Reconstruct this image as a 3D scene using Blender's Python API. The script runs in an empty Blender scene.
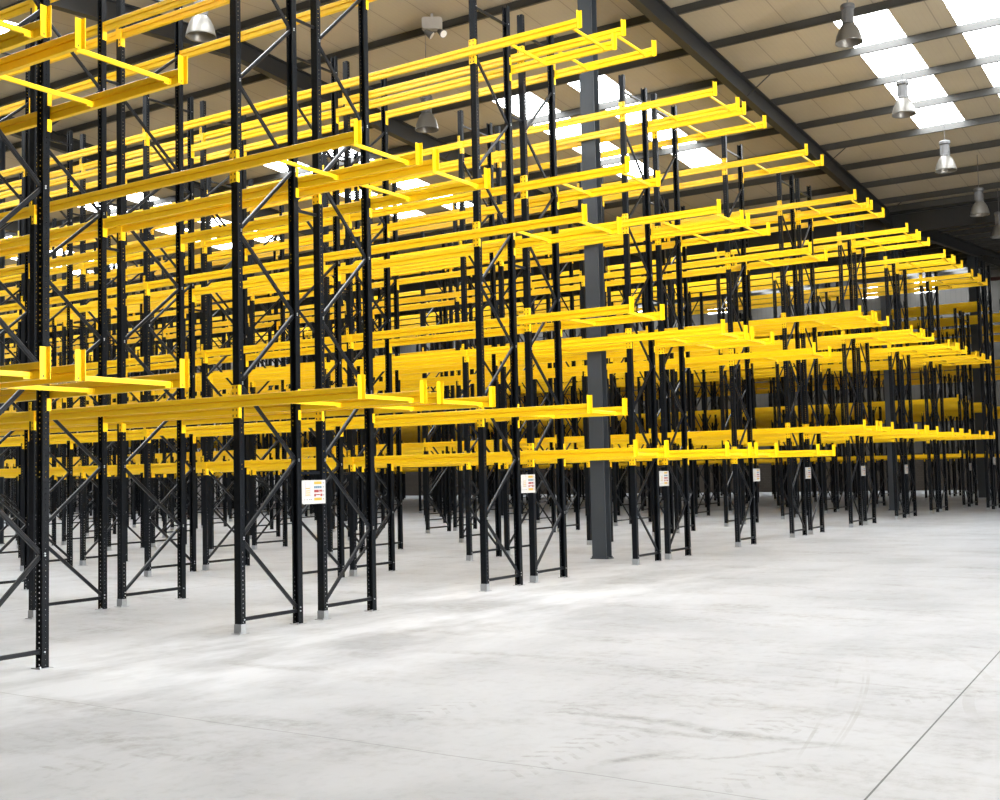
import bpy, math, random
from mathutils import Matrix, Vector
random.seed(4)
scene = bpy.context.scene
COL = scene.collection

# ------------------------------------------------------------------ helpers
class MB:
    """collects shapes, builds ONE mesh"""
    def __init__(self): self.v, self.f, self.m = [], [], []
    def add(self, vs, fs, mi=0):
        n = len(self.v); self.v += [tuple(p) for p in vs]
        self.f += [tuple(n + i for i in f) for f in fs]; self.m += [mi] * len(fs)
    def box(self, x0, y0, z0, x1, y1, z1, mi=0):
        vs = [(x, y, z) for z in (z0, z1) for y in (y0, y1) for x in (x0, x1)]
        self.add(vs, [(0,2,3,1),(4,5,7,6),(0,1,5,4),(2,6,7,3),(0,4,6,2),(1,3,7,5)], mi)
    def prism(self, poly, a, b, axis='z', mi=0):
        """poly: list of 2-D points; axis z: (x,y); y: (x,z); x: (y,z)"""
        def P(p, t):
            return {'z': (p[0], p[1], t), 'y': (p[0], t, p[1]), 'x': (t, p[0], p[1])}[axis]
        n = len(poly)
        vs = [P(p, a) for p in poly] + [P(p, b) for p in poly]
        fs = [(i, (i+1) % n, n + (i+1) % n, n + i) for i in range(n)]
        fs += [tuple(reversed(range(n))), tuple(range(n, 2*n))]
        self.add(vs, fs, mi)
    def bar(self, p, q, w, h, mi=0, up=(0,1,0)):
        """chamfered bar from p to q, w along 'up', h across"""
        p, q = Vector(p), Vector(q); d = (q - p).normalized(); u = Vector(up)
        u = (u - d * u.dot(d)).normalized(); s = d.cross(u)
        c = min(w, h) * .18; a, b = w/2, h/2
        prof = [(-a+c,-b),(a-c,-b),(a,-b+c),(a,b-c),(a-c,b),(-a+c,b),(-a,b-c),(-a,-b+c)]
        n = 8; vs = [p + u*x + s*y for x, y in prof] + [q + u*x + s*y for x, y in prof]
        fs = [(i, (i+1) % n, n + (i+1) % n, n + i) for i in range(n)]
        fs += [tuple(reversed(range(n))), tuple(range(n, 2*n))]
        self.add(vs, fs, mi)
    def tube(self, p, q, r0, r1=None, n=12, mi=0):
        r1 = r0 if r1 is None else r1
        p, q = Vector(p), Vector(q); d = (q - p).normalized()
        u = d.orthogonal().normalized(); s = d.cross(u)
        cs = [(math.cos(2*math.pi*i/n), math.sin(2*math.pi*i/n)) for i in range(n)]
        vs = [p + (u*a + s*b)*r0 for a, b in cs] + [q + (u*a + s*b)*r1 for a, b in cs]
        fs = [(i, (i+1) % n, n + (i+1) % n, n + i) for i in range(n)]
        fs += [tuple(reversed(range(n))), tuple(range(n, 2*n))]
        self.add(vs, fs, mi)
    def lathe(self, prof, n=28, mi=0):
        k = len(prof)
        vs = [(r*math.cos(2*math.pi*i/n), r*math.sin(2*math.pi*i/n), z) for i in range(n) for r, z in prof]
        fs = [(i*k+j, ((i+1) % n)*k+j, ((i+1) % n)*k+j+1, i*k+j+1) for i in range(n) for j in range(k-1)]
        self.add(vs, fs, mi)
    def mesh(self, name, *mats, smooth=False):
        me = bpy.data.meshes.new(name); me.from_pydata(self.v, [], self.f); me.validate(); 
        for m in mats: me.materials.append(m)
        if len(self.m) == len(me.polygons): me.polygons.foreach_set('material_index', self.m)
        if smooth: me.polygons.foreach_set('use_smooth', [True]*len(me.polygons))
        me.update(); return me

def obj(name, me, parent=None, loc=(0,0,0), rz=0.0):
    o = bpy.data.objects.new(name, me); COL.objects.link(o)
    o.location = loc; o.rotation_euler = (0, 0, rz)
    if parent: o.parent = parent
    return o
def tag(o, label, cat, group=None, kind=None):
    if label: o['label'] = label
    if cat: o['category'] = cat
    if group: o['group'] = group
    if kind: o['kind'] = kind
    return o
def struct(name, me, label=None, cat=None, group=None, loc=(0,0,0)):
    return tag(obj(name, me, None, loc), label, cat, group, 'structure')

# ------------------------------------------------------------------ materials
def mat(name):
    m = bpy.data.materials.new(name); m.use_nodes = True
    nt = m.node_tree; b = nt.nodes['Principled BSDF']; return m, nt, b
def N(nt, typ, **kw):
    n = nt.nodes.new(typ)
    for k, v in kw.items(): setattr(n, k, v)
    return n
def M(nt, op, a, b=None, c=None):
    n = nt.nodes.new('ShaderNodeMath'); n.operation = op
    for i, x in enumerate((a, b, c)):
        if x is None: continue
        if isinstance(x, (int, float)): n.inputs[i].default_value = x
        else: nt.links.new(x, n.inputs[i])
    return n.outputs[0]
def MIX(nt, fac, a, b):
    n = nt.nodes.new('ShaderNodeMix'); n.data_type = 'RGBA'
    for s, x in ((0, fac), (6, a), (7, b)):
        if isinstance(x, (int, float)): n.inputs[s].default_value = x
        elif isinstance(x, tuple): n.inputs[s].default_value = (*x, 1)
        else: nt.links.new(x, n.inputs[s])
    return n.outputs[2]
def NOISE(nt, vec, scale, detail=4, rough=.55, mul=(1,1,1), loc=(0,0,0), rot=(0,0,0)):
    mp = N(nt, 'ShaderNodeMapping'); mp.inputs['Scale'].default_value = mul
    mp.inputs['Location'].default_value = loc; mp.inputs['Rotation'].default_value = rot
    nt.links.new(vec, mp.inputs[0])
    n = N(nt, 'ShaderNodeTexNoise'); n.inputs['Scale'].default_value = scale
    n.inputs['Detail'].default_value = detail; n.inputs['Roughness'].default_value = rough
    nt.links.new(mp.outputs[0], n.inputs['Vector']); return n.outputs[0]
def RAMP(nt, fac, a, b):
    n = N(nt, 'ShaderNodeMapRange'); n.inputs[1].default_value = a; n.inputs[2].default_value = b
    nt.links.new(fac, n.inputs[0]); return n.outputs[0]
def flat(name, rgb, rough=.5, metal=0.0, vary=.08, scale=6.0, spec=.5):
    m, nt, b = mat(name)
    tc = N(nt, 'ShaderNodeTexCoord')
    nz = NOISE(nt, tc.outputs['Object'], scale, 3)
    col = MIX(nt, nz, tuple(c*(1-vary) for c in rgb), tuple(min(1, c*(1+vary)) for c in rgb))
    nt.links.new(col, b.inputs['Base Color'])
    b.inputs['Roughness'].default_value = rough; b.inputs['Metallic'].default_value = metal
    b.inputs['Specular IOR Level'].default_value = spec
    return m

Y_YELLOW = flat('yellow_paint', (.94, .585, .006), .34, 0, .006, 3)
Y_DARK = flat('hole_black', (.01, .01, .01), .7)
BLACK = flat('black_paint', (.004, .005, .0072), .30, 0, .15, 5, .35)
GALV = flat('galvanised_steel', (.36, .38, .40), .42, .6, .15, 30)
BOLT = flat('zinc_bolt', (.60, .62, .64), .35, .8, .1, 30)
COLM = flat('column_paint', (.034, .041, .049), .5, 0, .12, 2)
STEEL = flat('roof_steel_paint', (.016, .0165, .017), .5, 0, .15, 2)
PURL = flat('purlin_steel', (.040, .039, .035), .55, .0, .15, 2)
WHITE = flat('sign_white', (.40, .40, .40), .45, 0, .02)
S_YEL = flat('sign_yellow', (.40, .24, .012), .5, 0, .1, 60)
S_BLU = flat('sign_blue', (.045, .12, .18), .5, 0, .4, 90)
S_RED = flat('sign_red', (.22, .012, .008), .5, 0, .4, 90)
S_GRY = flat('sign_grey', (.13, .13, .14), .5, 0, .2, 60)
LAMPM = flat('lamp_aluminium', (.16, .152, .135), .38, .35, .08, 12)
LAMPG = flat('lamp_housing_grey', (.13, .13, .13), .5, .2, .1, 12)
LENS = flat('lamp_lens', (.75, .73, .68), .25, 0, .05)
FLOODB = flat('floodlight_box_grey', (.36, .34, .31), .5, 0, .08)

# uprights: black paint with the rows of punched slots showing as pale dots
def upright_mat():
    m, nt, b = mat('black_upright_with_slots')
    tc = N(nt, 'ShaderNodeTexCoord')
    s = N(nt, 'ShaderNodeSeparateXYZ'); nt.links.new(tc.outputs['Object'], s.inputs[0])
    n = N(nt, 'ShaderNodeSeparateXYZ'); nt.links.new(tc.outputs['Normal'], n.inputs[0])
    x, y, z = s.outputs
    ax = M(nt, 'GREATER_THAN', M(nt, 'ABSOLUTE', n.outputs[0]), .5)
    uy = M(nt, 'ABSOLUTE', y)
    ux = M(nt, 'MINIMUM', M(nt, 'MINIMUM', M(nt, 'ABSOLUTE', x), M(nt, 'ABSOLUTE', M(nt, 'SUBTRACT', x, .9))), M(nt, 'ABSOLUTE', M(nt, 'SUBTRACT', x, 1.031)))
    u = M(nt, 'ADD', M(nt, 'MULTIPLY', uy, ax), M(nt, 'MULTIPLY', ux, M(nt, 'SUBTRACT', 1.0, ax)))
    fz = M(nt, 'ABSOLUTE', M(nt, 'SUBTRACT', M(nt, 'FRACT', M(nt, 'DIVIDE', z, .05)), .5))
    d = M(nt, 'MULTIPLY', M(nt, 'LESS_THAN', u, .0050), M(nt, 'LESS_THAN', fz, .13))
    nz = NOISE(nt, tc.outputs['Object'], 5, 3)
    col = MIX(nt, nz, (.0035, .0044, .006), (.006, .0075, .010))
    nt.links.new(col, b.inputs['Base Color'])
    b.inputs['Roughness'].default_value = .33; b.inputs['Specular IOR Level'].default_value = .16
    tr = N(nt, 'ShaderNodeBsdfTransparent'); mx = N(nt, 'ShaderNodeMixShader')     # the punched slots are open
    nt.links.new(d, mx.inputs[0]); nt.links.new(b.outputs[0], mx.inputs[1]); nt.links.new(tr.outputs[0], mx.inputs[2])
    nt.links.new(mx.outputs[0], nt.nodes['Material Output'].inputs['Surface'])
    return m
UPR = upright_mat()

def roof_mat():
    m, nt, b = mat('roof_sheeting')
    tc = N(nt, 'ShaderNodeTexCoord')
    s = N(nt, 'ShaderNodeSeparateXYZ'); nt.links.new(tc.outputs['Object'], s.inputs[0])
    fy = M(nt, 'ABSOLUTE', M(nt, 'SUBTRACT', M(nt, 'FRACT', M(nt, 'DIVIDE', s.outputs[1], 1.0)), .5))
    seam = M(nt, 'LESS_THAN', fy, .014)
    rib = M(nt, 'ABSOLUTE', M(nt, 'SUBTRACT', M(nt, 'FRACT', M(nt, 'DIVIDE', s.outputs[1], .125)), .5))
    nz = NOISE(nt, tc.outputs['Object'], 1.2, 4)
    col = MIX(nt, nz, (.37, .312, .217), (.435, .37, .262))
    col = MIX(nt, M(nt, 'MULTIPLY', M(nt, 'LESS_THAN', rib, .06), .12), col, (.25, .22, .18))
    col = MIX(nt, M(nt, 'MULTIPLY', seam, .45), col, (.10, .09, .08))
    nt.links.new(col, b.inputs['Base Color']); b.inputs['Roughness'].default_value = .6
    return m
ROOF = roof_mat()

def sky_mat():
    m, nt, b = mat('translucent_rooflight')
    tc = N(nt, 'ShaderNodeTexCoord')
    nz = NOISE(nt, tc.outputs['Object'], 2.0, 2)
    b.inputs['Base Color'].default_value = (.8, .82, .85, 1)
    b.inputs['Emission Color'].default_value = (.93, .97, 1.0, 1)
    nt.links.new(M(nt, 'ADD', M(nt, 'MULTIPLY', nz, 2.0), SKY_E - 1.0), b.inputs['Emission Strength'])
    return m
SKY_E = 12.5
SKYL = sky_mat()

FILL_DOOR_E = 55.0
def emis(name, rgb, e):
    m, nt, b = mat(name)
    b.inputs['Base Color'].default_value = (.8, .8, .8, 1)
    b.inputs['Emission Color'].default_value = (*rgb, 1); b.inputs['Emission Strength'].default_value = e
    return m
def wall_mat(name, lo, hi, h):
    """dark blockwork below h, ribbed cladding above"""
    m, nt, b = mat(name)
    tc = N(nt, 'ShaderNodeTexCoord')
    s = N(nt, 'ShaderNodeSeparateXYZ'); nt.links.new(tc.outputs['Object'], s.inputs[0])
    t = M(nt, 'ADD', s.outputs[0], s.outputs[1])
    rib = M(nt, 'LESS_THAN', M(nt, 'FRACT', M(nt, 'DIVIDE', t, .3)), .12)
    nz = NOISE(nt, tc.outputs['Object'], 1.0, 4)
    br = N(nt, 'ShaderNodeTexBrick'); br.inputs['Scale'].default_value = 2.2
    cv = N(nt, 'ShaderNodeCombineXYZ'); nt.links.new(t, cv.inputs[0]); nt.links.new(s.outputs[2], cv.inputs[1])
    nt.links.new(cv.outputs[0], br.inputs['Vector'])
    br.inputs['Color1'].default_value = (*lo, 1); br.inputs['Color2'].default_value = (*[c*.8 for c in lo], 1)
    br.inputs['Mortar'].default_value = (*[c*.55 for c in lo], 1)
    clad = MIX(nt, nz, tuple(c*.9 for c in hi), hi)
    clad = MIX(nt, M(nt, 'MULTIPLY', rib, .35), clad, tuple(c*.5 for c in hi))
    col = MIX(nt, M(nt, 'LESS_THAN', s.outputs[2], h), clad, br.outputs[0])
    nt.links.new(col, b.inputs['Base Color']); b.inputs['Roughness'].default_value = .7
    return m

def circ3(a, b, c):
    ax, ay = a; bx, by = b; cx, cy = c
    d = 2*(ax*(by-cy)+bx*(cy-ay)+cx*(ay-by))
    ux = ((ax*ax+ay*ay)*(by-cy)+(bx*bx+by*by)*(cy-ay)+(cx*cx+cy*cy)*(ay-by))/d
    uy = ((ax*ax+ay*ay)*(cx-bx)+(bx*bx+by*by)*(ax-cx)+(cx*cx+cy*cy)*(bx-ax))/d
    return ux, uy, math.hypot(ax-ux, ay-uy)

# ------------------------------------------------------------------ camera (measured)
F_PX, PITCH, YAW, ROLL = 1166.252, .0621, .9921, -.0224
CAM = Vector((-9.092, -9.357, 1.675))
import math as _m
p_, y_, r_ = PITCH, YAW, ROLL
FW = Vector((_m.sin(y_)*_m.cos(p_), _m.cos(y_)*_m.cos(p_), _m.sin(p_)))
RT0 = Vector((_m.cos(y_), -_m.sin(y_), 0)); UP0 = RT0.cross(FW)
RT = RT0*_m.cos(r_) + UP0*_m.sin(r_); UP = -RT0*_m.sin(r_) + UP0*_m.cos(r_)
def proj(P):
    v = Vector(P) - CAM; w = v.dot(FW)
    if w < .1: return None
    return 500 + F_PX*v.dot(RT)/w, 400 - F_PX*v.dot(UP)/w
def floor_pt(x, y):
    d = FW + RT*((x-500)/F_PX) - UP*((y-400)/F_PX); t = -CAM.z/d.z
    q = CAM + d*t; return q.x, q.y
cd = bpy.data.cameras.new('camera'); cam = bpy.data.objects.new('camera', cd); COL.objects.link(cam)
cd.sensor_width = 36; cd.lens = 36*F_PX/1000; cd.clip_end = 300
cam.matrix_world = Matrix(((RT.x, UP.x, -FW.x, CAM.x), (RT.y, UP.y, -FW.y, CAM.y), (RT.z, UP.z, -FW.z, CAM.z), (0,0,0,1)))
scene.camera = cam

# ------------------------------------------------------------------ floor
def floor_mat():
    m, nt, b = mat('pale_concrete')
    tc = N(nt, 'ShaderNodeTexCoord'); P = tc.outputs['Object']
    s = N(nt, 'ShaderNodeSeparateXYZ'); nt.links.new(P, s.inputs[0]); X, Y = s.outputs[0], s.outputs[1]
    big = RAMP(nt, NOISE(nt, P, .45, 5, .6, rot=(0,0,.35), mul=(1,.55,1)), .46, .72)
    streak = RAMP(nt, NOISE(nt, P, 1.6, 6, .65, mul=(1,.32,1), rot=(0,0,-.55), loc=(3,1,0)), .50, .70)
    fine = NOISE(nt, P, 9, 6, .7)
    speck = RAMP(nt, NOISE(nt, P, 28, 3, .6, loc=(5,5,0)), .66, .74)
    col = MIX(nt, big, (.415, .43, .455), (.34, .35, .37))
    col = MIX(nt, M(nt, 'MULTIPLY', streak, RAMP(nt, fine, .35, .65)), col, (.245, .235, .235))
    col = MIX(nt, M(nt, 'MULTIPLY', RAMP(nt, fine, .5, .75), .38), col, (.25, .253, .265))
    col = MIX(nt, M(nt, 'MULTIPLY', M(nt, 'MULTIPLY', speck, streak), .5), col, (.22, .21, .20))
    # white dust round the rack ends, thickened to paint in brighter light there
    lit_band = M(nt, 'MULTIPLY', RAMP(nt, M(nt, 'ABSOLUTE', M(nt, 'SUBTRACT', Y, -.9)), 2.6, .8), RAMP(nt, M(nt, 'ABSOLUTE', X), 12, 5))
    dust = RAMP(nt, NOISE(nt, P, .8, 5, .6, mul=(.5,1,1), loc=(8,2,0)), .42, .6)
    col = MIX(nt, M(nt, 'MULTIPLY', dust, M(nt, 'ADD', .25, M(nt, 'MULTIPLY', lit_band, .75))), col, (.60, .62, .65))
    # tyre marks: worn chevron trails and turning arcs
    worn = RAMP(nt, NOISE(nt, P, 1.3, 4, .6, loc=(1,7,0)), .42, .60)
    def trail(a, bb, w, col):
        (ax, ay), (bx, by) = floor_pt(*a), floor_pt(*bb)
        L = math.hypot(bx-ax, by-ay); dx, dy = (bx-ax)/L, (by-ay)/L
        al = M(nt, 'ADD', M(nt, 'MULTIPLY', M(nt, 'SUBTRACT', X, ax), dx), M(nt, 'MULTIPLY', M(nt, 'SUBTRACT', Y, ay), dy))
        pe = M(nt, 'ABSOLUTE', M(nt, 'ADD', M(nt, 'MULTIPLY', M(nt, 'SUBTRACT', X, ax), -dy), M(nt, 'MULTIPLY', M(nt, 'SUBTRACT', Y, ay), dx)))
        inside = M(nt, 'MULTIPLY', M(nt, 'LESS_THAN', pe, w), M(nt, 'MULTIPLY', M(nt, 'GREATER_THAN', al, 0), M(nt, 'LESS_THAN', al, L)))
        ch = M(nt, 'GREATER_THAN', M(nt, 'FRACT', M(nt, 'ADD', M(nt, 'MULTIPLY', al, 7.5), M(nt, 'MULTIPLY', pe, 5.0))), .66)
        return MIX(nt, M(nt, 'MULTIPLY', M(nt, 'MULTIPLY', inside, ch), M(nt, 'MULTIPLY', M(nt, 'MULTIPLY', worn, RAMP(nt, fine, .4, .62)), .55)), col, (.24, .235, .235))
    for a, bb, w in (((500, 775), (745, 690), .16), ((560, 715), (720, 655), .14), ((800, 712), (990, 690), .14),
                     ((740, 735), (800, 715), .14), ((40, 772), (300, 742), .16), ((330, 735), (480, 700), .15), ((690, 792), (900, 745), .14), ((700, 735), (840, 728), .12)):
        col = trail(a, bb, w, col)
    def smear(a, bb, w, k, col):
        (ax, ay), (bx, by) = floor_pt(*a), floor_pt(*bb)
        L = math.hypot(bx-ax, by-ay); dx, dy = (bx-ax)/L, (by-ay)/L
        al = M(nt, 'ADD', M(nt, 'MULTIPLY', M(nt, 'SUBTRACT', X, ax), dx), M(nt, 'MULTIPLY', M(nt, 'SUBTRACT', Y, ay), dy))
        pe = M(nt, 'ABSOLUTE', M(nt, 'ADD', M(nt, 'ADD', M(nt, 'MULTIPLY', M(nt, 'SUBTRACT', X, ax), -dy), M(nt, 'MULTIPLY', M(nt, 'SUBTRACT', Y, ay), dx)), M(nt, 'MULTIPLY', M(nt, 'SUBTRACT', worn, .5), .10)))
        e = M(nt, 'MULTIPLY', RAMP(nt, pe, w, w*.2), M(nt, 'MULTIPLY', RAMP(nt, al, 0, L*.2), RAMP(nt, al, L, L*.7)))
        return MIX(nt, M(nt, 'MULTIPLY', M(nt, 'MULTIPLY', e, k), RAMP(nt, fine, .3, .6)), col, (.22, .215, .215))
    for a, bb, w, k in (((535, 706), (900, 756), .11, .7), ((560, 722), (760, 742), .07, .5), ((20, 694), (160, 722), .16, .45), ((190, 716), (350, 730), .18, .45),
                        ((600, 766), (690, 752), .07, .7), ((640, 762), (870, 745), .04, .5), ((340, 706), (420, 722), .2, .4), ((420, 650), (640, 662), .12, .4), ((770, 675), (960, 692), .05, .45),
                        ((215, 660), (330, 672), .14, .35), ((60, 745), (250, 730), .08, .35)):
        col = smear(a, bb, w, k, col)
    def arc(pts, w, k, col):
        cx, cy, r = circ3(*[floor_pt(*q) for q in pts])
        dd = M(nt, 'SQRT', M(nt, 'ADD', M(nt, 'POWER', M(nt, 'SUBTRACT', X, cx), 2), M(nt, 'POWER', M(nt, 'SUBTRACT', Y, cy), 2)))
        e = M(nt, 'LESS_THAN', M(nt, 'ABSOLUTE', M(nt, 'SUBTRACT', dd, r)), w)
        (mx_, my_), (ex, ey) = floor_pt(*pts[1]), floor_pt(*pts[0]); lim = math.hypot(mx_-ex, my_-ey)*1.15
        dm = M(nt, 'SQRT', M(nt, 'ADD', M(nt, 'POWER', M(nt, 'SUBTRACT', X, mx_), 2), M(nt, 'POWER', M(nt, 'SUBTRACT', Y, my_), 2)))
        e = M(nt, 'MULTIPLY', e, RAMP(nt, dm, lim, lim*.7))
        wn = RAMP(nt, NOISE(nt, P, .9, 3, .6, loc=(pts[0][0]*.01, 3, 0)), .44, .6)
        return MIX(nt, M(nt, 'MULTIPLY', M(nt, 'MULTIPLY', e, wn), k), col, (.30, .295, .29))
    for pts, w, k in ((((842,657),(832,695),(812,735)), .012, .5), (((867,660),(865,695),(845,735)), .012, .5), (((862,660),(860,695),(840,735)), .008, .4),
                      (((992,675),(970,710),(992,735)), .04, .4), (((880,635),(950,655),(992,685)), .03, .22)):
        col = arc(pts, w, k, col)
    # saw-cut joints
    def joint(c, v, w, k, col):
        e = M(nt, 'LESS_THAN', M(nt, 'ABSOLUTE', M(nt, 'SUBTRACT', c, v)), w)
        return MIX(nt, M(nt, 'MULTIPLY', e, k), col, (.08, .085, .085))
    wob = M(nt, 'MULTIPLY', M(nt, 'SUBTRACT', NOISE(nt, P, .6, 2), .5), .12)
    X2 = M(nt, 'ADD', X, wob)
    jw = RAMP(nt, NOISE(nt, P, 1.1, 3, loc=(2,9,0)), .35, .6)
    for v in (-3.36, 8.4, 20.2): 
        col = joint(X2, v, .006, .4, col)
    col = joint(M(nt, 'SUBTRACT', Y, M(nt, 'MULTIPLY', X, .055)), -7.42, .006, .9, col)
    col = joint(Y, 4.6, .008, .7, col)
    nt.links.new(col, b.inputs['Base Color'])
    b.inputs['Roughness'].default_value = .62; b.inputs['Specular IOR Level'].default_value = .3
    bp = N(nt, 'ShaderNodeBump'); bp.inputs['Strength'].default_value = .08; bp.inputs['Distance'].default_value = .01
    nt.links.new(fine, bp.inputs['Height']); nt.links.new(bp.outputs[0], b.inputs['Normal'])
    return m
XL, XR, YN, YF = -15.5, 65.0, -24.0, 60.0
mb = MB(); mb.box(XL-.3, YN-.3, -.2, XR+.3, YF+.3, 0)
struct('floor', mb.mesh('floor', floor_mat()), 'pale dusty concrete floor with tyre marks', 'floor')

# ------------------------------------------------------------------ roof
S = .076; RIDGE, VALLEY = 10.7, 33.3
def purlin_z(x):
    if x < RIDGE: return 13.14 - S*RIDGE - S*(RIDGE - x)
    if x < VALLEY: return 13.14 - S*x
    return 13.14 - S*VALLEY + S*(x - VALLEY)
PH = .22                                       # purlin depth
SKY_X = [(-2.0, 7.6), (17.4, 25.75), (59.5, 64.3)]
def dirs(x): return 1 if (x < RIDGE or x > VALLEY) else -1
PORTAL = [1.4 + 9.6*k for k in range(-2, 7)]
strips = []                                    # (x0,x1,y0,y1)
for k in range(-3, 6):
    y0 = 1.4 + 9.6*k
    for a, b in ((3.2, 4.33), (5.5, 6.75)):
        if YN < y0+a and y0+b < YF: strips.append((y0+a, y0+b))
cuts = sorted([YN] + [v for s in strips for v in s] + [YF])
mb = MB()
def slab(x0, x1, y0, y1, m, t=.05, lift=PH):
    z0, z1 = purlin_z(x0+1e-4) + lift, purlin_z(x1-1e-4) + lift
    vs = [(x0,y0,z0),(x1,y0,z1),(x1,y1,z1),(x0,y1,z0),(x0,y0,z0+t),(x1,y0,z1+t),(x1,y1,z1+t),(x0,y1,z0+t)]
    m.add(vs, [(0,3,2,1),(4,5,6,7),(0,1,5,4),(1,2,6,5),(2,3,7,6),(3,0,4,7)])
spans = []
for (a, b), (s0, s1) in zip(((XL, RIDGE), (RIDGE, VALLEY), (VALLEY, XR)), SKY_X):
    slab(a, s0, YN, YF, mb); slab(s1, b, YN, YF, mb)
    for i in range(len(cuts)-1):
        c0, c1 = cuts[i], cuts[i+1]
        if (c0, c1) in strips and not (s0 < 0 and c0 < -8): spans.append((s0, s1, c0, c1))
        else: slab(s0, s1, c0, c1, mb)
struct('ceiling', mb.mesh('ceiling', ROOF), 'beige ribbed metal roof sheeting seen from below', 'ceiling')
for i, (a, b, c, d) in enumerate(spans):
    m2 = MB(); slab(a, b, c, d, m2, .03, PH+.01)
    struct('window_%d' % (i+1), m2.mesh('rooflight', SKYL), 'bright translucent rooflight strip in the sloping metal roof', 'rooflight', 'rooflight strips along the roof')

def zsec(h, w, t=.012):                          # Z-section purlin profile in (x,z)
    return [(-w/2,0),(0+t,0),(0+t,h-t),(w/2+t,h-t),(w/2+t,h),(0,h),(0,t),(-w/2,t)]
purl_x = []
x = 17.145 - 3*2.12
while x < VALLEY - .6: purl_x.append(x); x += 2.12
x = RIDGE - .35
while x > XL + .4: purl_x.append(x); x -= 2.12
x = VALLEY + 1.2
while x < XR - .4: purl_x.append(x); x += 2.12
m2 = MB(); m2.prism(zsec(PH-.012, .13), YN, YF, 'y'); PM = m2.mesh('purlin', PURL)
for x in purl_x:
    struct('roof_purlin', PM, 'dark steel purlin running under the roof sheeting', 'purlin', 'roof purlins', (x, 0, purlin_z(x)))
RD = .50                                        # rafter depth, sits below the purlins
def rafter(x0, x1):
    m = MB()
    for (zlo, zhi, w) in ((-RD, -RD+.03, .20), (-.03, 0, .20), (-RD+.03, -.03, .016)):
        za, zb = purlin_z(x0+1e-4), purlin_z(x1-1e-4)
        vs = []
        for X_, z_ in ((x0, za), (x1, zb)):
            vs += [(X_,-w/2,z_+zlo),(X_,w/2,z_+zlo),(X_,w/2,z_+zhi),(X_,-w/2,z_+zhi)]
        m.add(vs, [(0,1,2,3),(7,6,5,4),(0,4,5,1),(1,5,6,2),(2,6,7,3),(3,7,4,0)])
    return m
for a, b in ((XL+.05, RIDGE), (RIDGE, VALLEY), (VALLEY, XR-.05)):
    rm = rafter(a, b).mesh('rafter', STEEL)
    for Yp in PORTAL:
        if YN < Yp < YF: struct('roof_rafter', rm, 'dark steel rafter crossing beneath the purlins', 'rafter', 'roof rafters', (0, Yp, -.001))
# fly braces from the rafter bottom to the purlins
fb = MB()
fb.bar((0, -.02, -RD+.03), (0, -.75, .04), .05, .012, up=(1,0,0)); FB = fb.mesh('fly_brace', STEEL)
for Yp in (1.4, 11.0):
    for x in (25.63, 31.99, 19.27):
        struct('rafter_brace', FB, 'small diagonal strut between rafter and purlin', 'brace', 'rafter struts', (x, Yp, purlin_z(x)))
# valley beam / gutter trough
m2 = MB(); zv = purlin_z(VALLEY)
m2.box(VALLEY-.10, YN, zv-.75, VALLEY+.10, YF, zv-.72); m2.box(VALLEY-.01, YN, zv-.72, VALLEY+.01, YF, zv-.06)
m2.box(VALLEY-.10, YN, zv-.06, VALLEY+.10, YF, zv-.03)
struct('valley_beam', m2.mesh('valley_beam', STEEL), 'deep dark steel beam along the roof valley', 'beam')
m2 = MB(); m2.box(VALLEY-.45, YN, zv-.02, VALLEY+.45, YF, zv+.02); m2.box(VALLEY-.47, YN, zv-.02, VALLEY-.45, YF, zv+.2); m2.box(VALLEY+.45, YN, zv-.02, VALLEY+.47, YF, zv+.2)
struct('roof_gutter', m2.mesh('roof_gutter', PURL), 'metal valley gutter above the deep roof beam', 'gutter')

# ------------------------------------------------------------------ columns
def column(x, y, ztop, w=.26, d=.38):
    m = MB()
    # I-section: flanges face the aisles
    m.box(-w/2, -d/2, .02, -w/2+.022, d/2, ztop); m.box(w/2-.022, -d/2, .02, w/2, d/2, ztop)
    m.box(-w/2+.022, -.009, .02, w/2-.022, .009, ztop)
    return m
def add_column(x, y, ztop, label, w=.22, d=.30):
    o = struct('steel_column', column(x, y, ztop, w, d).mesh('steel_column', COLM), label, 'column', 'building columns', (x, y, 0))
    b = MB(); b.box(-.115, -.19, 0, .115, .19, .02)
    for sx in (-.08, .08):
        for sy in (-.165, .165): b.tube((sx, sy, .02), (sx, sy, .05), .016, n=6)
    obj('base_plate', b.mesh('column_base_plate', COLM), o)
    return o
add_column(10.6, 1.27, purlin_z(10.6)-RD, 'wide dark grey steel column standing beyond the end of the third rack')
add_column(10.6, 20.4, purlin_z(10.6)-RD, 'dark grey steel column at the left edge deep among the racks')
add_column(33.95, 1.9, purlin_z(33.95)-RD, 'dark grey steel column close beside the eighth rack')
add_column(33.95, 20.8, purlin_z(33.95)-RD, 'distant dark grey steel column between far racks')
cw = add_column(49.2, 1.8, purlin_z(49.2), 'dark grey steel column at the far right beyond the last near racks', .28, .34)
hm = MB(); pts = []
for i in range(9):
    t = i/8*math.pi/2
    pts.append((0, -2.6*math.sin(t)*1.0, purlin_z(49.2)-.5-3.0*(1-math.cos(t))))
for i in range(8): hm.bar(pts[i], pts[i+1], .22, .34, up=(1,0,0))
obj('curved_haunch', hm.mesh('curved_haunch', STEEL), cw)

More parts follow.
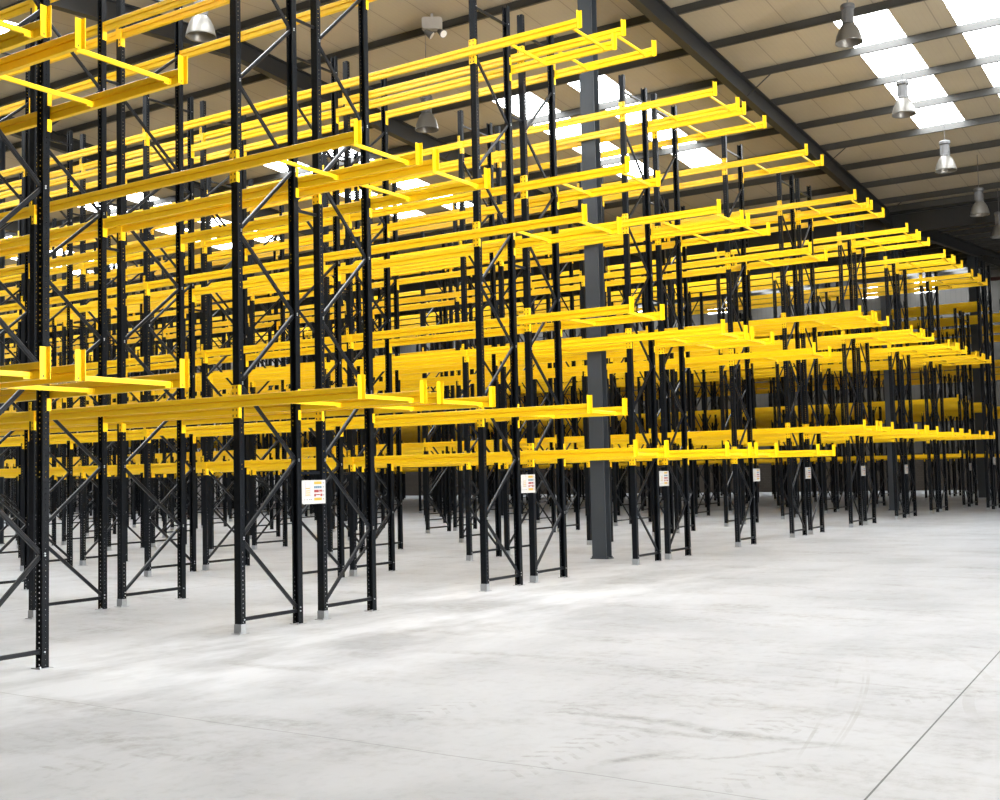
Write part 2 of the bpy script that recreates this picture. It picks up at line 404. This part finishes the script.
# ------------------------------------------------------------------ walls
W_END = wall_mat('far_wall', (.075, .062, .050), (.10, .096, .088), 2.3)
W_WHT = wall_mat('white_wall', (.72, .70, .70), (.78, .77, .77), 2.3)
W_GRY = wall_mat('grey_wall', (.08, .075, .07), (.12, .115, .11), 2.3)
m2 = MB(); m2.box(XR, YN, 0, XR+.3, YF, 13.4); struct('wall_right', m2.mesh('wall_right', W_END), 'far wall, dark blockwork below and grey cladding above', 'wall')
m2 = MB(); m2.box(XL, YF, 0, XR, YF+.3, 13); struct('wall_back', m2.mesh('wall_back', W_WHT), 'pale wall far behind the racks at left', 'wall')
m2 = MB(); m2.box(XL-.3, YN, 0, XL, YF, 11.2); struct('wall_left', m2.mesh('wall_left', W_GRY), 'grey clad side wall', 'wall')
# glowing panels added unseen behind the camera to fill in daylight
FILL_DOORM = emis('fill_light_panel', (1.0, .98, .95), FILL_DOOR_E)
m2 = MB(); fill_doors = [(-4.6, -0.6), (0.6, 4.6)]; xs = [XL] + [v for d in fill_doors for v in d] + [XR]
for i in range(0, len(xs), 2): m2.box(xs[i], YN-.3, 0, xs[i+1], YN, 13)
for a, b in fill_doors: m2.box(a, YN-.3, 5.5, b, YN, 13)
for i, (a, b) in enumerate(fill_doors):
    dm = MB()
    for k in range(5): dm.box(a, YN-.14, .04+1.09*k, b, YN-.10, .04+1.09*k+1.06, 0)
    for k in range(6): dm.box(a, YN-.16, 1.09*k, b, YN-.08, .04+1.09*k, 1)
    struct('fill_door_%d' % (i+1), dm.mesh('fill_light_door', FILL_DOORM, STEEL), 'added glowing panel, unseen daylight fill from behind the camera', 'fill_door', 'added light panels in the wall behind the camera')
struct('wall_front', m2.mesh('wall_front', W_GRY), 'grey clad wall behind the open floor', 'wall')

nwin = len(spans)
for i, (a, b) in enumerate(((6.9, 8.2), (10.5, 11.4), (20.4, 21.9), (26.5, 27.5))):
    m2 = MB(); m2.box(XR-.06, a, 12.15, XR, b, 12.95)
    struct('window_%d' % (nwin+1+i), m2.mesh('clerestory', SKYL), 'bright high window strip in the far wall', 'window', 'high windows in the far wall')
m2 = MB(); m2.tube((50, YN+.1, 10.36), (50, YF-.1, 10.36), .09, n=12)
struct('trim_1', m2.mesh('service_pipe', flat('maroon_paint', (.05, .012, .010), .5)), 'dark red service pipe running below the far roof', 'pipe')

# ------------------------------------------------------------------ racking geometry
OFF, DN, D, G2 = .0615, .9, 1.031, .308
GAP, PER, BAY0, BAY, HT = .4238, 4.6985, 3.5145, 3.535, 8.79
FREE = -1.781
H_SET = [2.447, 5.051, 7.743]; L_SET = [1.864, 3.938, 6.001, 8.043]
BEAM_H = .128
XADJ = {0: .031, 1: 0, 2: .038, 3: .092, 4: .158, 5: .148, 6: .113, 7: .044, 8: -.298, 9: .05}
def row_x(r):
    x = (r-1)*PER + XADJ.get(r, 0)
    return x if r <= 4 else x - (DN + GAP)
def line_y(n): return 0.0 if n == 0 else (BAY0 + BAY*(n-1) if n > 0 else BAY*n)
def up_x(r, k, n):
    x = row_x(r)
    if n == 0: return x + (0, DN, DN+GAP, 2*DN+GAP)[k]
    c = x + DN + GAP/2
    return c + (-G2/2-D, -G2/2, G2/2, G2/2+D)[k]
def beam_x(r, k): return up_x(r, k, 1)
FREES = {7: -1.71, 8: -1.62}
def free(r): return FREES.get(r, FREE)
LAST = 13
ORD = ['first', 'second', 'third', 'fourth', 'fifth', 'sixth', 'seventh', 'eighth', 'ninth', 'tenth', 'eleventh', 'twelfth', 'thirteenth', 'fourteenth', 'fifteenth', 'sixteenth', 'seventeenth', 'eighteenth', 'nineteenth']
def levels(r, k):
    if r in (0, 1): return H_SET
    if r == 2: return H_SET if k < 2 else L_SET
    if r in (3, 4): return L_SET
    if r == 9: return L_SET[:3]
    if r > 9: return L_SET
    return H_SET
def row_ht(r): return 7.4 if r == 9 else HT
def halves(r): return (0,) if r == 4 else (0, 1)

# meshes shared by all copies
def upright_mesh(sx, h):
    P = [(-.035,-.0475),(.035,-.0475),(.035,-.028),(.031,-.028),(.031,-.0435),(-.031,-.0435),(-.031,.0435),(.031,.0435),(.031,.028),(.035,.028),(.035,.0475),(-.035,.0475)]
    if sx < 0: P = [(-a, b) for a, b in reversed(P)]
    m = MB(); m.prism(P, .006, h); return m
def foot_mesh(sleeve):
    m = MB(); m.box(-.07, -.065, 0, .07, .065, .006)
    for sx, sy in ((-.055, -.05), (.055, .05)): m.tube((sx, sy, .006), (sx, sy, .022), .009, n=6)
    if sleeve:
        m.box(-.041, -.053, .006, -.036, .053, .105); m.box(-.041, -.053, .006, .036, -.048, .105); m.box(-.041, .048, .006, .036, .053, .105)
    return m
UPM, FOOT = {}, {}
for h in (HT, 7.4):
    for s_ in (1, -1): UPM[h, s_] = upright_mesh(s_, h).mesh('upright', UPR)
FOOT[True] = foot_mesh(True).mesh('foot_plate', GALV); FOOT[False] = foot_mesh(False).mesh('foot_plate', GALV)
STEP, Z0 = .845, .18
def brace_nodes(h): 
    n = int((h - .25 - Z0)/STEP); return [Z0 + STEP*i for i in range(n+1)]
def add_bolts(m, pts):
    for x, z in pts: m.tube((x, -.050, z), (x, -.058, z), .008, n=6, mi=1)
BRM = {}
def brace_mesh(d, rising):
    """one diagonal, origin at its lower node height, x from the frame's left upright"""
    k = (round(d, 3), rising)
    if k not in BRM:
        m = MB(); a, b = .012, d-.012
        p, q = ((a, 0, 0), (b, 0, STEP)) if rising else ((b, 0, 0), (a, 0, STEP))
        m.bar(p, q, .034, .042, up=(0,1,0)); add_bolts(m, [(p[0], p[2]+.01), (q[0], q[2]-.01)])
        BRM[k] = m.mesh('diagonal_brace', BLACK, BOLT)
    return BRM[k]
def tie_mesh(d):
    k = (round(d, 3), 'tie')
    if k not in BRM:
        m = MB(); m.bar((.012, 0, 0), (d-.012, 0, 0), .034, .042, up=(0,1,0)); add_bolts(m, [(.012, 0), (d-.012, 0)])
        BRM[k] = m.mesh('horizontal_brace', BLACK, BOLT)
    return BRM[k]
SOLID = {}; SPC = {}; SPZ = (1.72, 4.8, 7.1)
def solid_frame(d, half, h):
    k = (round(d, 3), half, h)
    if k not in SOLID:
        m = MB(); P = upright_mesh(1, h); m.v += P.v; m.f += P.f; m.m += [0]*len(P.f)
        P = upright_mesh(-1, h); n = len(m.v); m.v += [(x+d, y, z) for x, y, z in P.v]; m.f += [tuple(n+i for i in f) for f in P.f]; m.m += [0]*len(P.f)
        for x0 in (0, d): m.box(x0-.07, -.065, 0, x0+.07, .065, .006, 2)
        m.box(-.041, -.053, .006, .041, -.0478, .1, 2); m.box(-.041, -.053, .006, -.0358, .053, .1, 2)
        nd = brace_nodes(h); right = (half == 0)
        for z in nd[:-1]:
            p, q = ((d-.012, 0, z), (.012, 0, z+STEP)) if right else ((.012, 0, z), (d-.012, 0, z+STEP))
            m.bar(p, q, .034, .042, 1, up=(0,1,0)); right = not right
        for z in (nd[0]-.03, h-.29): m.bar((.012, 0, z), (d-.012, 0, z), .034, .042, 1, up=(0,1,0))
        SOLID[k] = m.mesh('upright_frame', UPR, BLACK, GALV)
    return SOLID[k]
SINGLE = 4
def half_name(r, h): return 'the single' if r == SINGLE else ('near half of' if h == 0 else 'far half of')
def rack_name(r, h):
    if r == SINGLE: return 'the narrow fifth rack'
    return ('near' if h == 0 else 'far') + ' half of the ' + ORD[r] + ' rack from left'
def frame_label(r, h, n):
    if r == 99: return 'tall black end frame, %s of the two standing alone at the right edge' % ('left' if h == 0 else 'right')
    pos = 'end frame' if n == 0 else ('%s frame behind the end frame' % ORD[n-1] if n > 0 else 'frame at the right picture edge')
    return 'tall black %s, %s' % (pos, rack_name(r, h))
def make_frame(r, h, n, x, y, d, ht):
    c = Vector((x+d/2, y, 2)) - CAM
    lab = frame_label(r, h, n); grp = 'black upright frames of the pallet racks'
    if c.length > 27:
        return tag(obj('upright_frame', solid_frame(d, 1 if r == SINGLE else h, ht), None, (x, y, 0)), lab, 'rack frame', grp)
    e = tag(obj('upright_frame', None, None, (x, y, 0)), lab, 'rack frame', grp)
    for i, xx in enumerate((0, d)):
        u = obj('upright', UPM[ht, 1 if i == 0 else -1], e, (xx, 0, 0))
        f = obj('foot_plate', FOOT[i == 0], u); f['label'] = 'grey galvanised foot plate'
    nd = brace_nodes(ht); right = ((1 if r == SINGLE else h) == 0)
    for z in nd[:-1]:
        obj('diagonal_brace', brace_mesh(d, not right), e, (0, 0, z)); right = not right
    for z in (nd[0]-.03, ht-.29): obj('horizontal_brace', tie_mesh(d), e, (0, 0, z))
    if h == 0 and r not in (SINGLE, 99):
        k = round(d, 3)
        if k not in SPC:
            m = MB(); g = (GAP if d < 1 else G2) - .07; m.bar((.0352, 0, 0), (.0348 + g, 0, 0), .03, .035, up=(0,1,0)); SPC[k] = m.mesh('row_spacer', BLACK)
        for z in SPZ: 
            if z < ht: obj('row_spacer', SPC[k], e, (d, 0, z))
    return e

# beams ------------------------------------------------------------
BPROF = [(-.025,.004),(-.021,0),(.021,0),(.025,.004),(.025,.053),(.008,.056),(.008,.070),(.025,.073),(.025,BEAM_H-.004),(.021,BEAM_H),(-.021,BEAM_H),(-.025,BEAM_H-.004),(-.025,.073),(-.008,.070),(-.008,.056),(-.025,.053)]
def beam_mb(L):
    m = MB(); m.prism(BPROF, 0, L, 'y'); return m
STUB_L = BAY0 - .0475 - .006 - FREE; BAY_L = BAY - .095 - .012
BMESH = {('stub', q): beam_mb(BAY0 - .0535 - FREES[q]).mesh('beam', Y_YELLOW) for q in FREES}
BMESH.update({'stub': beam_mb(STUB_L).mesh('beam', Y_YELLOW), 'bay': beam_mb(BAY_L).mesh('beam', Y_YELLOW)})
def plate_holes(m, x, y, z0, z1, side):
    for k in range(2):
        z = z0 + (z1-z0)*(.22 + .56*k)
        m.box(x-.0015, y-.007, z-.012, x+.0015, y+.007, z+.012, 1)
def conn_up(side):                 # at the near end of a beam; reaches above it
    m = MB()
    m.box(-.03, -.006, -.002, .03, 0, .242); xo = side*.033
    m.box(min(xo, xo-side*.006), -.05, -.002, max(xo, xo-side*.006), 0, .242)
    m.box(-.005, -.0075, .012, .005, -.006, .03, 1)
    plate_holes(m, xo, -.028, .13, .24, side); return m
def conn_down(side):               # at the far end; reaches below it
    m = MB()
    m.box(-.03, 0, -.115, .03, .006, BEAM_H); xo = side*.041
    m.box(min(xo, xo-side*.005), 0, -.115, max(xo, xo-side*.005), .055, BEAM_H)
    m.box(min(xo, side*.025), 0, -.115, max(xo, side*.025), .006, BEAM_H)
    plate_holes(m, xo, .03, -.11, .0, side); return m
def conn_up_bay(side):
    m = MB()
    m.box(-.03, -.006, -.002, .03, 0, .242); xo = side*.041
    m.box(min(xo, xo-side*.005), -.055, -.002, max(xo, xo-side*.005), 0, .242)
    m.box(min(xo, side*.025), -.006, -.002, max(xo, side*.025), 0, .242)
    plate_holes(m, xo, -.03, .13, .24, side); return m
def conn_clamp(side, lo, hi):      # wraps the end frame's upright above or below the beam
    m = MB(); a = -side*.0265; b = -side*.0205
    m.box(min(a, b), -.053, lo, max(a, b), .053, hi)
    c = -side*.066
    m.box(min(b, c), -.053, lo, max(b, c), -.0478, hi)
    m.box(min(b, c), .0478, lo, max(b, c), .053, hi)
    plate_holes(m, -side*.0205, -.028, lo, hi, side); plate_holes(m, -side*.0205, .028, lo, hi, side)
    return m
CONN = {}
for s_ in (-1, 1):
    CONN['free', s_] = conn_up(1).mesh('end_connector', Y_YELLOW, Y_DARK)
    CONN['up', s_] = conn_up_bay(s_).mesh('end_connector', Y_YELLOW, Y_DARK)
    CONN['down', s_] = conn_down(s_).mesh('end_connector', Y_YELLOW, Y_DARK)
    CONN['hi', s_] = conn_clamp(s_, BEAM_H+.001, .245).mesh('upright_clamp', Y_YELLOW, Y_DARK)
    CONN['lo', s_] = conn_clamp(s_, -.115, -.001).mesh('upright_clamp', Y_YELLOW, Y_DARK)
LEVN = {3: ['lowest', 'middle', 'top'], 4: ['lowest', 'second-level', 'third-level', 'top']}
def beam_label(r, k, lv, n):
    h = k//2; side = 'front' if k % 2 == 0 else 'back'
    ln = LEVN[len(levels(r, k))][lv]
    pos = 'overhanging the end frame' if n == 0 else ('%s bay behind it' % ORD[n] if n > 0 else 'bay at right edge')
    if n > 0: pos = '%s bay back' % ORD[n]
    rn = 'narrow fifth rack' if r == SINGLE else '%s half of %s rack' % ('near' if h == 0 else 'far', ORD[r])
    return '%s yellow %s beam, %s, %s' % (ln, side, rn, pos)
def beam_spot(r, k, lv, n):
    z = levels(r, k)[lv]
    if n == 0 and r < 9: return ('stub', r) if r in FREES else 'stub', (beam_x(r, k), free(r), z), BAY0 - .0535 - free(r)
    return 'bay', (beam_x(r, k), line_y(n)+.0535, z), BAY_L
def make_beam(r, k, lv, n, parts):
    kind, loc, L = beam_spot(r, k, lv, n)
    o = tag(obj('rack_beam', BMESH[kind], None, loc), beam_label(r, k, lv, n), 'beam', 'yellow beams of the pallet racks')
    s_ = -1 if k % 2 == 0 else 1
    if parts:
        if kind != 'bay':
            obj('end_connector', CONN['free', s_], o)
            obj('upright_clamp', CONN['hi', s_], o, (0, -free(r), 0)); obj('upright_clamp', CONN['lo', s_], o, (0, -free(r), 0))
        else: obj('end_connector', CONN['up', s_], o)
        obj('end_connector', CONN['down', s_], o, (0, L, 0))
    return o
def inview(P, mx=150):
    q = proj(P); return q is not None and -mx < q[0] < 1000+mx

frames, beams = [], []
for r in range(LAST+1):
    nl = range(-1, 18) if r >= 9 else range(0, 18)
    for n in nl:
        y = line_y(n)
        if y > YF - 1.5: continue
        for h in halves(r):
            x0, x1 = up_x(r, 2*h, n), up_x(r, 2*h+1, n)
            if inview((x1, y, 0)) or inview((x0, y, 6)): frames.append((r, h, n, x0, y, x1-x0, row_ht(r)))
            
            for k in (2*h, 2*h+1):
                for lv in range(len(levels(r, k))):
                    ys = FREE if (n == 0 and r < 9) else y
                    if y + BAY > YF - 1.5: continue
                    if inview((beam_x(r, k), ys, levels(r, k)[lv]), 60) : beams.append((r, k, lv, n))
for xx, h in ((33.72, 0), (34.95, 1)): frames.append((99, h, 0, xx, -1.32, DN, HT))
KEEP_F = ('102 112 113 202 103 012 212 302 204 312 213 303 214 402 203 502 205 512 114 602 304 612 315 215 513 702 313 306 712 z02 403 802 505 305 317 314 603 '
        '812 613 604 503 z12 714 515 803 514 316 902 404 406 703 813 912 307 504 408 216 614 713 519 913 606 407 615 518 508 904 c03 405 507 506 516 704 804 '
        '707 607 c13 808 61a 915 b03 805 a04 706 715 61c 709 903 619 318 618 b04 61b 806 906 b05 608 716 818 a14 905 a02 50b 71a 51a 807 b06 a03 70c b14 509 '
        'a05 616 916 617 51b 719 b13 c04 a08 61d a15 816 80f a17 90d a09 a13 c14 70d 81b d05 d06 70a 80b 917 b08 705 609 a12 60a 914 c05 d03 605 d07 71e 50a '
        'd15 b16 91a b15 c17 907 71c a19 517 b19 918 c09 60d c19 d04 81e 81c 80a 814 c08 c07 c1d d1e 90c b17 d14 809 717 409 909 71b b09 a0a 71f d08 b0f 91h '
        '815 d17 90e 90h 817 718 d0b 90a c1i a1f d1a d19 81d c16 80e 70b 908 c15 a0c 819 c1b 60b d13 b0c 60c 80c 91e b1c a16 70f b1i b0h a0g 80d b1e d1c a0f '
        '708 a0b c18 a0d d0a b0g b07 b0b c0g b0i a1b b1f d0h a06 a1e 919 c0d d0g c0b d0d 91c a0h b0e b1g b1h c0i c0c b1d a1d d1b 81f c0a a18 b02 b0a 91f a0i '
        '91b c1g b1a 81g a1a d0c d16 80g 91i c0f d1i b0d 71d b1b d18 a1h 81h c1c a1g d1d 90f 91g 70e d1f d1h 81a c06 90b a1c a1i ')          # rack, half, line + 2: the frames the photo shows
D36F = '0123456789abcdefghijklmnopqrstuvwxy'
shown = set((99 if t[0] == 'z' else D36F.index(t[0]), int(t[1]), D36F.index(t[2]) - 2) for t in KEEP_F.split())
frames.sort(key=lambda f: ((f[0], f[1], f[2]) not in shown, (Vector((f[3], f[4], 2)) - CAM).length))
for f in frames[:300]: make_frame(*f)
# beams: the 300 that show largest are things of their own, the rest is one object
D36 = '0123456789abcdefghijklmnopqrstuvwxyz'
KEEP_B = ('1012 1002 1112 0312 1312 2022 1212 2012 2002 2222 2212 2202 2122 1102 2232 2112 0302 2332 2322 2312 3032 3012 0212 1302 3132 1322 3122 3112 3022 3332 '
        '4022 4012 3322 1222 4132 4122 2102 3232 4032 5002 3312 0202 0112 2023 2013 5022 1313 1202 1122 2003 5012 0102 2123 4112 3002 2203 1323 2113 2233 3222 '
        '2223 2213 6022 3013 1113 2323 2333 2313 3123 5112 3113 5122 2024 2014 6012 1213 2124 2204 2224 6112 2234 7022 2004 2114 3323 7122 5312 1303 5322 2324 '
        '2334 3014 2214 4002 3313 7322 2314 8012 1103 8022 1223 3212 6122 2302 4013 4023 7012 5222 6322 4124 8122 6002 4134 3233 4024 8322 1023 6312 2103 5003 '
        '4014 7112 3023 3124 1003 7312 3114 3033 3223 4123 2225 4133 5004 2235 6023 2205 3102 3333 2335 8112 2325 5102 3325 7002 7123 4025 7023 4114 2104 2125 '
        '3315 4113 1013 3125 5302 3024 8312 3314 3126 3302 5212 3324 3234 1314 3133 3235 6113 7222 7323 4126 6222 1324 4033 a032 4136 3224 4034 9002 9012 5005 '
        '3326 4026 a132 2115 6212 5013 4102 3202 3025 3213 8002 3003 8123 6102 4135 2025 6024 8323 8023 a332 2015 9004 5202 8222 8013 5006 3316 6025 1203 7313 '
        '9014 6302 a012 1123 3335 4015 2315 3034 2005 4125 6114 6026 3115 4137 5014 6116 7113 3225 6003 b032 7025 4127 7127 2336 7212 3226 3214 4035 8024 3334 '
        '9003 3236 7125 3004 2105 7102 8014 5007 7327 b132 7302 8113 7027 8324 3336 4027 7324 7003 9013 8313 8124 7223 b332 1304 b012 4003 5015 7124 8015 3035 '
        '3026 6115 3005 6028 7024 8212 6027 7325 2303 2326 3327 8102 7314 4036 5016 7026 9112 4138 5008 a022 8114 8302 9009 5103 4128 5023 7126 a013 4004 3317 ')          # rack, beam, level, bay + 2: the beams that show largest
KEEP = [(D36.index(t[0]), int(t[1]), int(t[2]), D36.index(t[3]) - 2) for t in KEEP_B.split()]
KEEP = [b for b in KEEP if b in set(beams)]
def beam_size(b):
    kind, loc, L = beam_spot(*b)
    return (Vector((loc[0], loc[1] + L*.3, loc[2])) - CAM).length
if KEEP is None: ranked = sorted(beams, key=beam_size)
else: ranked = KEEP + [b for b in sorted(beams, key=beam_size) if b not in set(KEEP)]
for b in ranked[:300]: make_beam(*b, b[3] == 0 or beam_size(b) < 36)
rest = MB()
for b in ranked[300:]:
    kind, (x, y, z), L = beam_spot(*b)
    s_ = -1 if b[1] % 2 == 0 else 1
    m = beam_mb(L)
    rest.add([(a+x, q+y, e+z) for a, q, e in m.v], m.f)
    rest.box(x-.03, y-.006, z, x+.03, y, z+.242); rest.box(x+s_*.038-.003, y-.055, z, x+s_*.038+.003, y, z+.242)
    rest.box(x-.03, y+L, z-.115, x+.03, y+L+.006, z+BEAM_H); rest.box(x+s_*.038-.003, y+L, z-.115, x+s_*.038+.003, y+L+.055, z+BEAM_H)
if rest.v: tag(obj('distant_rack_beams', rest.mesh('distant_rack_beams', Y_YELLOW)), 'mass of yellow beams deep in the racks behind', 'beams', None, 'stuff')

# cross bars tying the overhanging beam pairs ------------------------
m2 = MB(); CL = D - .05
m2.bar((.001, 0, 0), (CL-.001, 0, 0), .032, .040, up=(0,1,0)); CB = m2.mesh('cross_bar', Y_YELLOW)
m2 = MB(); m2.box(CL-.07, -.012, -.034, CL-.002, .012, -.0205); m2.box(CL-.012, -.024, -.034, CL-.002, .024, .02); CBH = m2.mesh('end_hook', Y_YELLOW)
for r in range(9):
    for h in halves(r):
        lv = levels(r, 2*h)
        for i, z in enumerate(lv):
            for j, y in enumerate((free(r) + .11, free(r) + 1.13)):
                x = beam_x(r, 2*h) + .025
                o = obj('cross_bar', CB, None, (x, y, z + .036))
                ln = LEVN[len(lv)][i]
                rn = 'narrow fifth rack' if r == SINGLE else '%s half of %s rack' % ('near' if h == 0 else 'far', ORD[r])
                tag(o, 'short yellow cross bar %s overhang ends, %s level, %s' % ('at the' if j == 0 else 'back from the', ln, rn), 'cross bar', 'yellow cross bars between overhanging beams')
                if r < 6: obj('end_hook', CBH, o)

# load signs at the row ends -----------------------------------------
def sign_mesh():
    m = MB(); W, Hh = .40, .275
    m.box(0, -.004, 0, W, 0, Hh, 0)
    y0, y1 = -.0048, -.004
    ms = {'y': 1, 'b': 2, 'r': 3, 'g': 4}
    def blk(x0, z0, x1, z1, c): m.box(x0, y0, z0, x1, y1, z1, ms[c])
    # right column: five coloured panels, each with a short caption
    for i, c in enumerate('ybrry'):
        z = .226 - i*.047
        if c == 'y':
            blk(.205, z, .335, z+.032, 'y')
        elif c == 'b':
            for q in range(4): blk(.205+.034*q, z, .231+.034*q, z+.028, 'b')
            blk(.205, z+.011, .335, z+.018, 'b')
        elif i == 2:
            blk(.205, z, .285, z+.03, 'r'); blk(.292, z, .345, z+.008, 'r'); blk(.292, z+.012, .345, z+.03, 'r')
        else:
            blk(.205, z, .235, z+.03, 'r'); blk(.240, z+.014, .305, z+.026, 'r'); blk(.312, z, .345, z+.03, 'r')
        blk(.355, z+.004, .362, z+.026, 'g'); blk(.368, z+.008, .376, z+.022, 'g')
    # left column: small rack drawing with loads
    blk(.035, .255, .155, .258, 'g'); blk(.035, .092, .155, .095, 'g')
    blk(.055, .095, .058, .255, 'g'); blk(.135, .095, .138, .255, 'g')
    for z in (.175, .147, .124, .100): blk(.064, z, .130, z+.010, 'y')
    for x in (.035, .075, .115, .145): blk(x, .045, x+.018, .056, 'g')
    for x in (.035, .075): blk(x, .030, x+.010, .035, 'g')
    return m.mesh('row_end_sign', WHITE, S_YEL, S_BLU, S_RED, S_GRY)
SGN = sign_mesh()
for r in range(1, 10):
    x = row_x(r) + (DN + .022 if r != SINGLE else DN - .05)
    z = 1.36
    if r == 8: continue
    w = 'small white load sign with coloured panels on the end of the %s rack' % ('narrow fifth' if r == SINGLE else ORD[r])
    o = tag(obj('row_end_sign', SGN, None, (x, -.060, z)), w, 'sign', 'white load signs at the rack ends')
    if r == SINGLE: o.scale = (1, 1, 1)
o = tag(obj('row_end_sign', SGN, None, (34.60, -1.39, 1.56)), 'small white load sign on the separate frames at the right edge', 'sign', 'white load signs at the rack ends')

# high-bay lamps ------------------------------------------------------
prof = [(.10,.42),(.13,.40),(.18,.34),(.225,.25),(.26,.14),(.283,.03),(.29,0),(.28,0),(.272,.03),(.25,.135),(.215,.24),(.17,.33),(.12,.385),(.08,.40)]
m2 = MB(); m2.lathe(prof); DOME = m2.mesh('reflector', LAMPM, smooth=True)
m2 = MB(); m2.lathe([(.0,.40),(.12,.385),(.17,.33),(.215,.24),(.215,.235),(0,.23)]); LNS = m2.mesh('inner_lens', LENS, smooth=True)
m2 = MB(); m2.lathe([(0,.84),(.13,.84),(.15,.82),(.15,.75),(.115,.73),(.115,.46),(.13,.44),(.13,.41),(0,.41)], 22)
for i in range(10):
    a = i*math.pi/5; m2.box(.114*math.cos(a)-.007, .114*math.sin(a)-.007, .47, .13*math.cos(a)+.007, .13*math.sin(a)+.007, .72)
HOUS = m2.mesh('ballast_housing', LAMPG)
def lamp(x, y, z, label, white=False):
    e = tag(obj('high_bay_lamp', None, None, (x, y, z)), label, 'lamp', 'high bay lamps under the roof')
    obj('reflector', DOME, e); obj('inner_lens', LNS, e); obj('ballast_housing', HOUS, e)
    zr = purlin_z(x) + PH - .01 - z
    m = MB()
    for i in range(10):
        a = i*math.pi/10; b = (i+1)*math.pi/10
        m.tube((.035*math.cos(a), 0, .84+.06*math.sin(a)), (.035*math.cos(b), 0, .84+.06*math.sin(b)), .007, n=6)
    m.tube((0,0,.895), (0,0,zr), .009, n=6); obj('suspension_rod', m.mesh('suspension_rod', LAMPG), e)
    return e
for px, py, Yl, lab in ((849, 43, -2.4, 'domed high bay lamp at the upper right, first in its line'),
                        (904, 115, -2.4, 'domed high bay lamp hanging in front of the bright rooflight'),
                        (946, 171, -2.4, 'pale domed high bay lamp just beyond the rooflight'),
                        (980, 215, -2.4, 'grey domed high bay lamp near the roof valley at right'),
                        (1000, 237, -2.4, 'small distant high bay lamp cut by the right picture edge'),
                        (201, 37, 7.2, 'domed high bay lamp at upper left above the yellow beams'),
                        (427, 130, 7.2, 'domed high bay lamp at upper centre beyond the second rack')):
    d = FW + RT*((px-500)/F_PX) - UP*((py-400)/F_PX); t = (Yl - CAM.y)/d.y; q = CAM + d*t
    lamp(q.x, q.y, q.z, lab)

# emergency floodlight on a purlin ------------------------------------
fx = min(purl_x, key=lambda v: abs(v-10.7)); 
d = FW + RT*((432-500)/F_PX) - UP*((24-400)/F_PX)
fz = purlin_z(10.7) - .16; t = (fz - CAM.z)/d.z; q = CAM + d*t
e = tag(obj('emergency_floodlight', None, None, (q.x, q.y, fz)), 'grey twin-head emergency floodlight box fixed under the roof', 'floodlight')
m2 = MB(); m2.prism([(-.20,-.14),(.20,-.14),(.24,-.10),(.24,.10),(.20,.14),(-.20,.14),(-.24,.10),(-.24,-.10)], -.09, .09, 'x')
m2.box(-.03, -.03, .14, .03, .03, purlin_z(q.x)+PH-fz-.005)
obj('housing', m2.mesh('housing', FLOODB), e, (0,0,0), .63)
for i, sx in enumerate((-.16, .16)):
    m2 = MB(); m2.tube((0,0,-.13), (0,0,-.17), .02); m2.tube((0,0,-.17), (-.06,-.14,-.28), .05, .10, 16)
    m2.tube((-.06,-.14,-.28), (-.063,-.147,-.286), .085, .085, 16, 1)
    h_ = obj('lamp_head', m2.mesh('lamp_head', LAMPG, LENS), e, (-sx*math.sin(.63), sx*math.cos(.63), 0), .2 + .8*i)

# ------------------------------------------------------------------ world & view
w = bpy.data.worlds.new('world'); scene.world = w; w.use_nodes = True
w.node_tree.nodes['Background'].inputs[0].default_value = (.6, .7, .85, 1); w.node_tree.nodes['Background'].inputs[1].default_value = .3
vs = scene.view_settings; vs.view_transform = 'Standard'; vs.look = 'None'; vs.exposure = 0.62; vs.gamma = 1.0; vs.use_curve_mapping = False
scene.cycles.max_bounces = 8; scene.cycles.diffuse_bounces = 5
scene.cycles.sample_clamp_indirect = 10
print('COUNTS frames', len(frames), 'beams', len(beams), 'objects', len(scene.objects))
